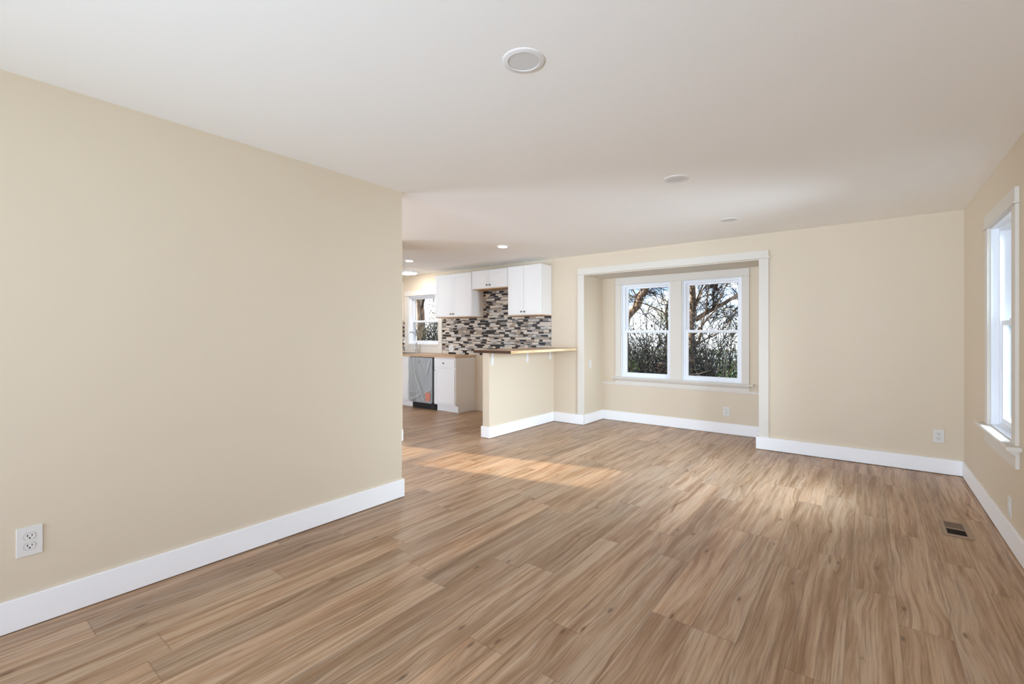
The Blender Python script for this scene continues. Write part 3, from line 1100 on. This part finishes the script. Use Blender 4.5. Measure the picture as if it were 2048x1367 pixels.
# film: a wrinkled sheet hanging over the door, flaring off its lower left corner
f = MB()
nx, nz = 70, 90
rng = random.Random(3)


def fold(u, v, au, av, bu, bv, w, h):
    dx, dz = bu - au, bv - av
    L = math.hypot(dx, dz)
    s = ((u - au) * dx + (v - av) * dz) / L
    d = ((u - au) * dz - (v - av) * dx) / L
    if s < -0.05 or s > L + 0.05:
        return 0.0
    env = max(0.0, min(1.0, (s + 0.05) / 0.12)) * max(0.0, min(1.0, (L + 0.05 - s) / 0.12))
    return h * math.exp(-(d / w) ** 2) * env


for j in range(nz + 1):
    v = j / nz
    for i in range(nx + 1):
        u = i / nx
        y = 0.004
        y += fold(u, v, 0.28, 1.0, 0.30, 0.66, 0.030, 0.016) + fold(u, v, 0.30, 0.68, 0.70, 0.08, 0.035, 0.022)
        y += fold(u, v, 0.16, 0.04, 0.56, 0.17, 0.022, 0.016) + fold(u, v, 0.05, 0.20, 0.50, 0.24, 0.030, 0.012)
        y += fold(u, v, 0.95, 0.95, 0.80, 0.62, 0.030, 0.012) + fold(u, v, 0.45, 0.97, 0.60, 0.70, 0.02, 0.009)
        y += fold(u, v, 0.62, 0.18, 0.98, 0.30, 0.02, 0.008) + fold(u, v, 0.12, 1.0, 0.22, 0.55, 0.02, 0.009)
        y += 0.003 * math.sin(9 * u + 5 * v) * math.sin(7 * v - 3 * u)
        y = max(0.002, y)
        flare = max(0.0, 0.5 - v) ** 1.5 * max(0.0, 0.35 - u) * 0.5
        x = DX0 + 0.004 + u * (DX1 - DX0 - 0.02) - (0.045 * (1 - u) * max(0, 0.55 - v) if u < 0.3 else 0) * (1 - u / 0.3 if u < 0.3 else 0)
        z = 0.118 + v * (CT0 - 0.010 - 0.118)
        f.v.append((x, BY - 0.037 - y - flare, z))
for j in range(nz):
    for i in range(nx):
        a = j * (nx + 1) + i
        f.f.append((a, a + 1, a + nx + 2, a + nx + 1))
        f.mi.append(0)
fo = f.build('protective_film', M['film'], smooth=True)
parts.append(fo)
b = MB()
for k in range(5):                                            # printed orange notice on the film
    z = 0.160 + k * 0.030
    b.box(DX1 - 0.150 + 0.004 * (k % 2), DX1 - 0.030 - 0.012 * (k == 0), BY - 0.062, BY - 0.0605, z, z + (0.020 if k else 0.016))
parts.append(b.build('notice_sticker', M['orange']))
for q in parts:
    q.parent = root
    q.location = -loc

# ------------------------------------------------------------------ breakfast bar
b = MB()
b.box(-3.955, -3.352, 4.300, YF - 0.001, 1.069, 1.103, mi=(0, 0, 2, 1, 0, 0))
bar = b.build('bar_countertop', [M['bar_top'], M['bar_edge'], M['bar_end']], bevel=0.002)
tag(bar, 'butcher block bar top with pale front edge and dark stained end', 'bar top')


def bracket(y, drop, label):
    root = empty('shelf_bracket', (PX1, y, 1.068), label, 'bracket', 'white brackets under the bar top')
    MB().box(0.0, 0.004, -0.022, 0.022, -drop, 0.0).build('wall_leg', M['bracket'], root, bevel=0.0015)
    MB().box(0.004, 0.22, -0.022, 0.022, -0.005, -0.001).build('shelf_leg', M['bracket'], root, bevel=0.001)


bracket(4.43, 0.155, 'white shelf bracket under the bar top at its dark end')
bracket(5.18, 0.150, 'white shelf bracket under the middle of the bar top')
bracket(5.76, 0.135, 'white shelf bracket under the bar top nearest the far wall')


# ------------------------------------------------------------------ mosaic backsplash
def backsplash():
    regions = [(-6.155, -3.795, 0.951, 1.582), (-5.153, -4.409, 1.582, 2.028), (-7.90, -7.208, 0.951, 1.568)]
    rng = random.Random(5)
    b = MB()
    for x0, x1, z0, z1 in regions:
        b.box(x0, x1, YF - 0.005, YF - 0.0005, z0, z1, mi=6)
    z = 0.951
    row = 0
    heights = (0.030, 0.030, 0.015, 0.030, 0.015)
    while z < 2.028:
        h = heights[row % 5]
        x = -7.95 + rng.uniform(0, 0.1) - 0.05 * row % 0.2
        k = rng.randrange(4)
        while x < -3.79:
            w = rng.choice((0.062, 0.095, 0.095, 0.125))
            if h < 0.02:
                mi = rng.choice((0, 5, 2, 1, 4, 5))
            else:
                k += 1
                mi = 0 if k % 4 == 0 else rng.choice((3, 3, 4, 2, 2, 5, 3))
                if rng.random() < 0.06:
                    mi = 0
            for x0, x1, z0, z1 in regions:
                a, c = max(x + 0.001, x0), min(x + w - 0.001, x1)
                p, q = max(z + 0.001, z0), min(z + h - 0.001, z1)
                if c - a > 0.004 and q - p > 0.003:
                    b.box(a, c, YF - 0.009 + rng.uniform(-0.0006, 0.0006), YF - 0.0052, p, q, mi=mi)
            x += w
        z += h
        row += 1
    o = b.build('tile_backsplash', TILES + [M['grout']])
    tag(o, 'brown and cream strip mosaic tile backsplash under the wall cabinets', 'backsplash')


backsplash()


# ------------------------------------------------------------------ outdoors
GZ = -0.55
b = MB().box(-40, 40, 6.75, 60, GZ - 0.2, GZ)
b.box(-40, -8.3, -30, 6.75, GZ - 0.2, GZ)
b.box(1.0, 40, -30, 6.75, GZ - 0.2, GZ)
b.box(-8.3, 1.0, -30, -2.7, GZ - 0.2, GZ)
structure(b.build('ground', M['ground']), 'lawn and gravel outside the windows', 'ground')


def wander(p, d, L, n, rng, bend=0.25, lift=0.0):
    pts = [Vector(p)]
    d = Vector(d).normalized()
    for k in range(n):
        d = (d + Vector((rng.uniform(-bend, bend), rng.uniform(-bend, bend), rng.uniform(-bend, bend) + lift))).normalized()
        pts.append(pts[-1] + d * (L / n))
    return pts


def grow(mb, pts, r0, r1, depth, rng, twigs, spread=0.9, count=6):
    n = len(pts)
    rad = [r0 + (r1 - r0) * k / (n - 1) for k in range(n)]
    mb.tube(pts, rad, 7 if r0 > 0.03 else 4, caps=False)
    if depth == 0:
        return
    for c in range(count):
        t = rng.uniform(0.2, 1.0) * (n - 1)
        k = min(n - 2, int(t))
        p = pts[k].lerp(pts[k + 1], t - k)
        r = (rad[k] + (rad[k + 1] - rad[k]) * (t - k)) * rng.uniform(0.22, 0.40)
        d = (pts[k + 1] - pts[k]).normalized()
        d = (d + Vector((rng.uniform(-1, 1), rng.uniform(-1, 1), rng.uniform(-0.7, 1))) * spread).normalized()
        L = (pts[-1] - pts[0]).length * rng.uniform(0.35, 0.6)
        target = mb if depth > 2 else twigs
        grow(target, wander(p, d, L, 5, rng, 0.3), max(r, 0.007), max(r * 0.4, 0.0045), depth - 1, rng, twigs, spread, max(4, count - 1))


def leaves_on(mb, centre, size, n, s, rng):
    for _ in range(n):
        while True:
            q = Vector((rng.uniform(-1, 1), rng.uniform(-1, 1), rng.uniform(-1, 1)))
            if q.length < 1:
                break
        p = Vector(centre) + Vector((q.x * size[0], q.y * size[1], q.z * size[2]))
        a = Vector((rng.uniform(-1, 1), rng.uniform(-1, 1), rng.uniform(-1, 1))).normalized()
        c = a.orthogonal().normalized()
        e = a.cross(c)
        k = s * rng.uniform(0.6, 1.3)
        mb.poly([p - a * k, p + c * k * 0.4 + e * k * 0.12, p + a * k])
        mb.poly([p - a * k, p + a * k, p - c * k * 0.4 + e * k * 0.12])


def tree(loc, limbs, seed, label, leaf=None, bark='bark', count=6, depth=3):
    """limbs: list of (points, r0, r1); points relative to loc."""
    rng = random.Random(seed)
    root = empty('bare_tree', loc, label, 'tree', 'trees outside the windows')
    t, w = MB(), MB()
    for pts, r0, r1 in limbs:
        pts = [Vector(p) for p in pts]
        fine = []
        for k in range(len(pts) - 1):
            for s in range(3):
                q = pts[k].lerp(pts[k + 1], s / 3)
                fine.append(q + Vector((rng.uniform(-1, 1), rng.uniform(-1, 1), 0)) * r0 * 0.35)
        fine.append(pts[-1])
        grow(t, fine, r0, r1, depth, rng, w, 0.9, count)
    t.build('trunk', M[bark], root, smooth=True)
    w.build('twigs', M['twig'], root)
    if leaf:
        l = MB()
        for mt, c, sz, n, s in leaf:
            leaves_on(l, c, sz, n, s, rng)
        l.build('leaves', M[leaf[0][0]], root)
    return root


def shrub(loc, h, spread, n, seed, label, mtwig='twig2', leaf=None, leaf_n=0, rr=0.011, twig_n=9, leaf_s=0.035):
    rng = random.Random(seed)
    root = empty('shrub', loc, label, 'shrub', 'shrubs outside the windows')
    st = MB()
    for k in range(n):
        a = rng.uniform(0, 2 * math.pi)
        p = Vector((math.cos(a), math.sin(a), 0)) * rng.uniform(0, spread * 0.45)
        d = Vector((math.cos(a) * rng.uniform(0.05, 0.9), math.sin(a) * rng.uniform(0.05, 0.9), 1))
        L = h * rng.uniform(0.6, 1.15)
        pts = wander(p, d, L, 7, rng, 0.22, -0.05)
        r = rr * rng.uniform(0.5, 1.3)
        st.tube(pts, [r * (1 - 0.75 * i / 7) for i in range(8)], 4, caps=False)
        for c in range(twig_n):
            i = rng.randrange(1, 7)
            dd = ((pts[i + 1] - pts[i]).normalized() + Vector((rng.uniform(-1, 1), rng.uniform(-1, 1), rng.uniform(-0.8, 0.8)))).normalized()
            st.tube(wander(pts[i], dd, L * rng.uniform(0.15, 0.4), 3, rng, 0.4), [r * 0.5, r * 0.42, r * 0.33, r * 0.2], 3, caps=False)
    st.build('stems', M[mtwig], root)
    if leaf:
        l = MB()
        leaves_on(l, (0, 0, h * 0.5), (spread, spread, h * 0.5), leaf_n, leaf_s, rng)
        l.build('leaves', M[leaf], root)
    return root


# tree whose rusty limb leans across the left alcove window
tree((-4.70, 10.5, GZ), [([(0, 0, -0.05), (-0.02, 0, 1.2), (0.10, 0, 2.25), (0.36, 0.05, 2.65), (0.58, 0.1, 2.98), (0.95, 0.1, 3.25), (1.5, 0.2, 3.6)], 0.105, 0.05),
                        ([(0.10, 0, 2.25), (-0.3, 0.2, 3.0), (-0.7, 0.3, 3.8)], 0.06, 0.02)], 11, 'rusty barked tree leaning across the left alcove window',
     [('leaf_y', (1.05, 0.6, 2.35), (0.45, 0.5, 0.40), 420, 0.030), ('leaf_y', (0.1, 0.4, 2.5), (0.6, 0.5, 0.4), 90, 0.03)], count=8)
# straight trunk at the left edge of the right alcove window
tree((-3.075, 10.5, GZ), [([(0, 0, -0.05), (0.01, 0, 1.0), (-0.01, 0, 2.1), (0.0, 0, 3.0), (0.05, 0, 4.2)], 0.078, 0.055),
                         ([(0.03, 0, 2.17), (0.42, 0.1, 2.42), (0.85, 0.2, 2.68), (1.4, 0.3, 2.95)], 0.055, 0.022),
                         ([(0.03, 0, 1.85), (0.5, -0.2, 2.35), (0.8, -0.3, 3.0)], 0.022, 0.010)], 23, 'straight brown trunk in the right alcove window',
     [('leaf_y', (0.9, 0.8, 2.2), (0.7, 0.6, 0.5), 260, 0.026)], count=9)
tree((-1.55, 12.5, GZ), [([(0, 0, -0.05), (-0.1, 0, 1.3), (-0.35, 0, 2.2), (-0.9, 0.1, 3.2), (-1.2, 0.1, 4.2)], 0.06, 0.02),
                        ([(-0.35, 0, 2.2), (0.1, 0.2, 3.1), (0.3, 0.3, 4.2)], 0.035, 0.012)], 31, 'thin dark tree in the right part of the right alcove window',
     [('leaf_y', (-0.6, 0, 2.3), (1.0, 0.8, 0.6), 260, 0.03)], bark='twig', count=8)
tree((-5.1, 14.5, GZ), [([(0, 0, -0.05), (0.1, 0, 1.4), (0.0, 0.1, 2.6), (0.4, 0.1, 4.4)], 0.06, 0.02), ([(0.1, 0, 1.6), (0.9, 0.2, 2.9), (1.4, 0.2, 4.2)], 0.04, 0.012)],
     37, 'slim dark tree behind the leaning rusty tree', bark='twig', count=8)
# trunks seen by the kitchen window
tree((-12.62, 11.0, GZ), [([(0, 0, -0.05), (-0.05, 0, 1.4), (-0.12, 0, 3.0), (-0.22, 0, 5.0)], 0.17, 0.12)], 41, 'thick tan trunk left in the kitchen window', count=3, depth=2)
tree((-12.00, 11.6, GZ), [([(0, 0, -0.05), (0.0, 0, 1.4), (-0.10, 0, 3.0), (-0.12, 0, 5.0)], 0.13, 0.10)], 43, 'brown trunk right in the kitchen window', count=4, depth=2,
     leaf=[('leaf_r', (0.1, -0.4, 2.9), (0.5, 0.3, 1.1), 500, 0.035)])
for i, (x, y, h_, sp, n_, lab, mt, lf, ln, ls) in enumerate((
        (-4.15, 9.3, 2.30, 0.60, 100, 'dense dark shrub at the left of the left alcove window', 'twig2', 'leaf_d', 420, 0.035),
        (-3.45, 9.7, 2.45, 0.60, 100, 'dark shrub at the right of the left alcove window', 'twig2', 'leaf_d', 420, 0.035),
        (-2.60, 9.4, 2.30, 0.60, 80, 'dark bramble shrub low in the right alcove window', 'twig2', 'leaf_d', 250, 0.03),
        (-2.15, 10.2, 2.30, 0.60, 60, 'thin dark shrub at the right end of the right alcove window', 'twig2', 'leaf_d', 250, 0.03),
        (-3.70, 8.6, 1.40, 0.24, 40, 'small green bush low in the left alcove window', 'twig2', 'leaf_g', 420, 0.035),
        (-1.98, 9.0, 1.36, 0.36, 40, 'small bright green bush low in the right alcove window', 'twig2', 'leaf_g', 620, 0.035),
        (-12.0, 10.3, 2.35, 0.40, 130, 'pale upright canes low in the kitchen window', 'cane', 'leaf_d', 500, 0.035),
        (-10.95, 10.0, 2.30, 0.50, 130, 'dark shrub at the right of the kitchen window', 'twig2', 'leaf_d', 1900, 0.04),
        (-12.9, 12.6, 2.6, 0.9, 120, 'dark shrub behind the tan trunk outside the kitchen', 'twig2', 'leaf_d', 1900, 0.045))):
    shrub((x, y, GZ), h_, sp, n_, 60 + i, lab, mt, lf, ln, leaf_s=ls, rr=0.016)


def fence_post_group():
    root = empty('garden_post', (-3.24, 9.0, GZ), 'dark weathered post stump low in the left alcove window', 'post')
    MB().tube([(0, 0, 0), (0, 0, 1.28)], [0.085, 0.08], 10).build('post', M['twig'], root)
    MB().tube([(0, 0, 1.28), (0, 0, 1.30)], [0.085, 0.05], 10).build('cap', M['cane'], root)


fence_post_group()


def house(x0, x1, y0, y1, h, label, wins):
    root = empty('neighbour_house', ((x0 + x1) / 2, (y0 + y1) / 2, GZ), label, 'house', 'neighbouring houses')
    loc = Vector(root.location)
    b = MB()
    z = GZ
    while z < GZ + h - 0.01:                                  # lapped boards
        b.box(x0, x1, y0, y1, z, z + 0.145)
        b.box(x0 - 0.015, x1 + 0.015, y0 - 0.015, y1 + 0.015, z + 0.12, z + 0.15)
        z += 0.15
    p = [b.build('siding', M['siding'])]
    r = MB()
    xm = (x0 + x1) / 2
    zt = GZ + h
    r.prism([(x0 - 0.4, zt - 0.1), (xm, zt + 1.9), (x1 + 0.4, zt - 0.1), (x1 + 0.4, zt + 0.05), (xm, zt + 2.1), (x0 - 0.4, zt + 0.05)], y0 - 0.4, y1 + 0.4,
            T=Matrix(((0, 1, 0, 0), (1, 0, 0, 0), (0, 0, 1, 0), (0, 0, 0, 1))))
    p.append(r.build('roof', M['roof']))
    for (wx0, wx1, wz0, wz1) in wins:
        p.append(MB().box(wx0, wx1, y0 - 0.03, y0 + 0.01, wz0, wz1).build('window', M['darkglass']))
    for q in p:
        q.parent = root
        q.location = -loc


house(2.3, 11.0, 9.0, 21.0, 4.4, 'white sided house outside the right wall window', [])
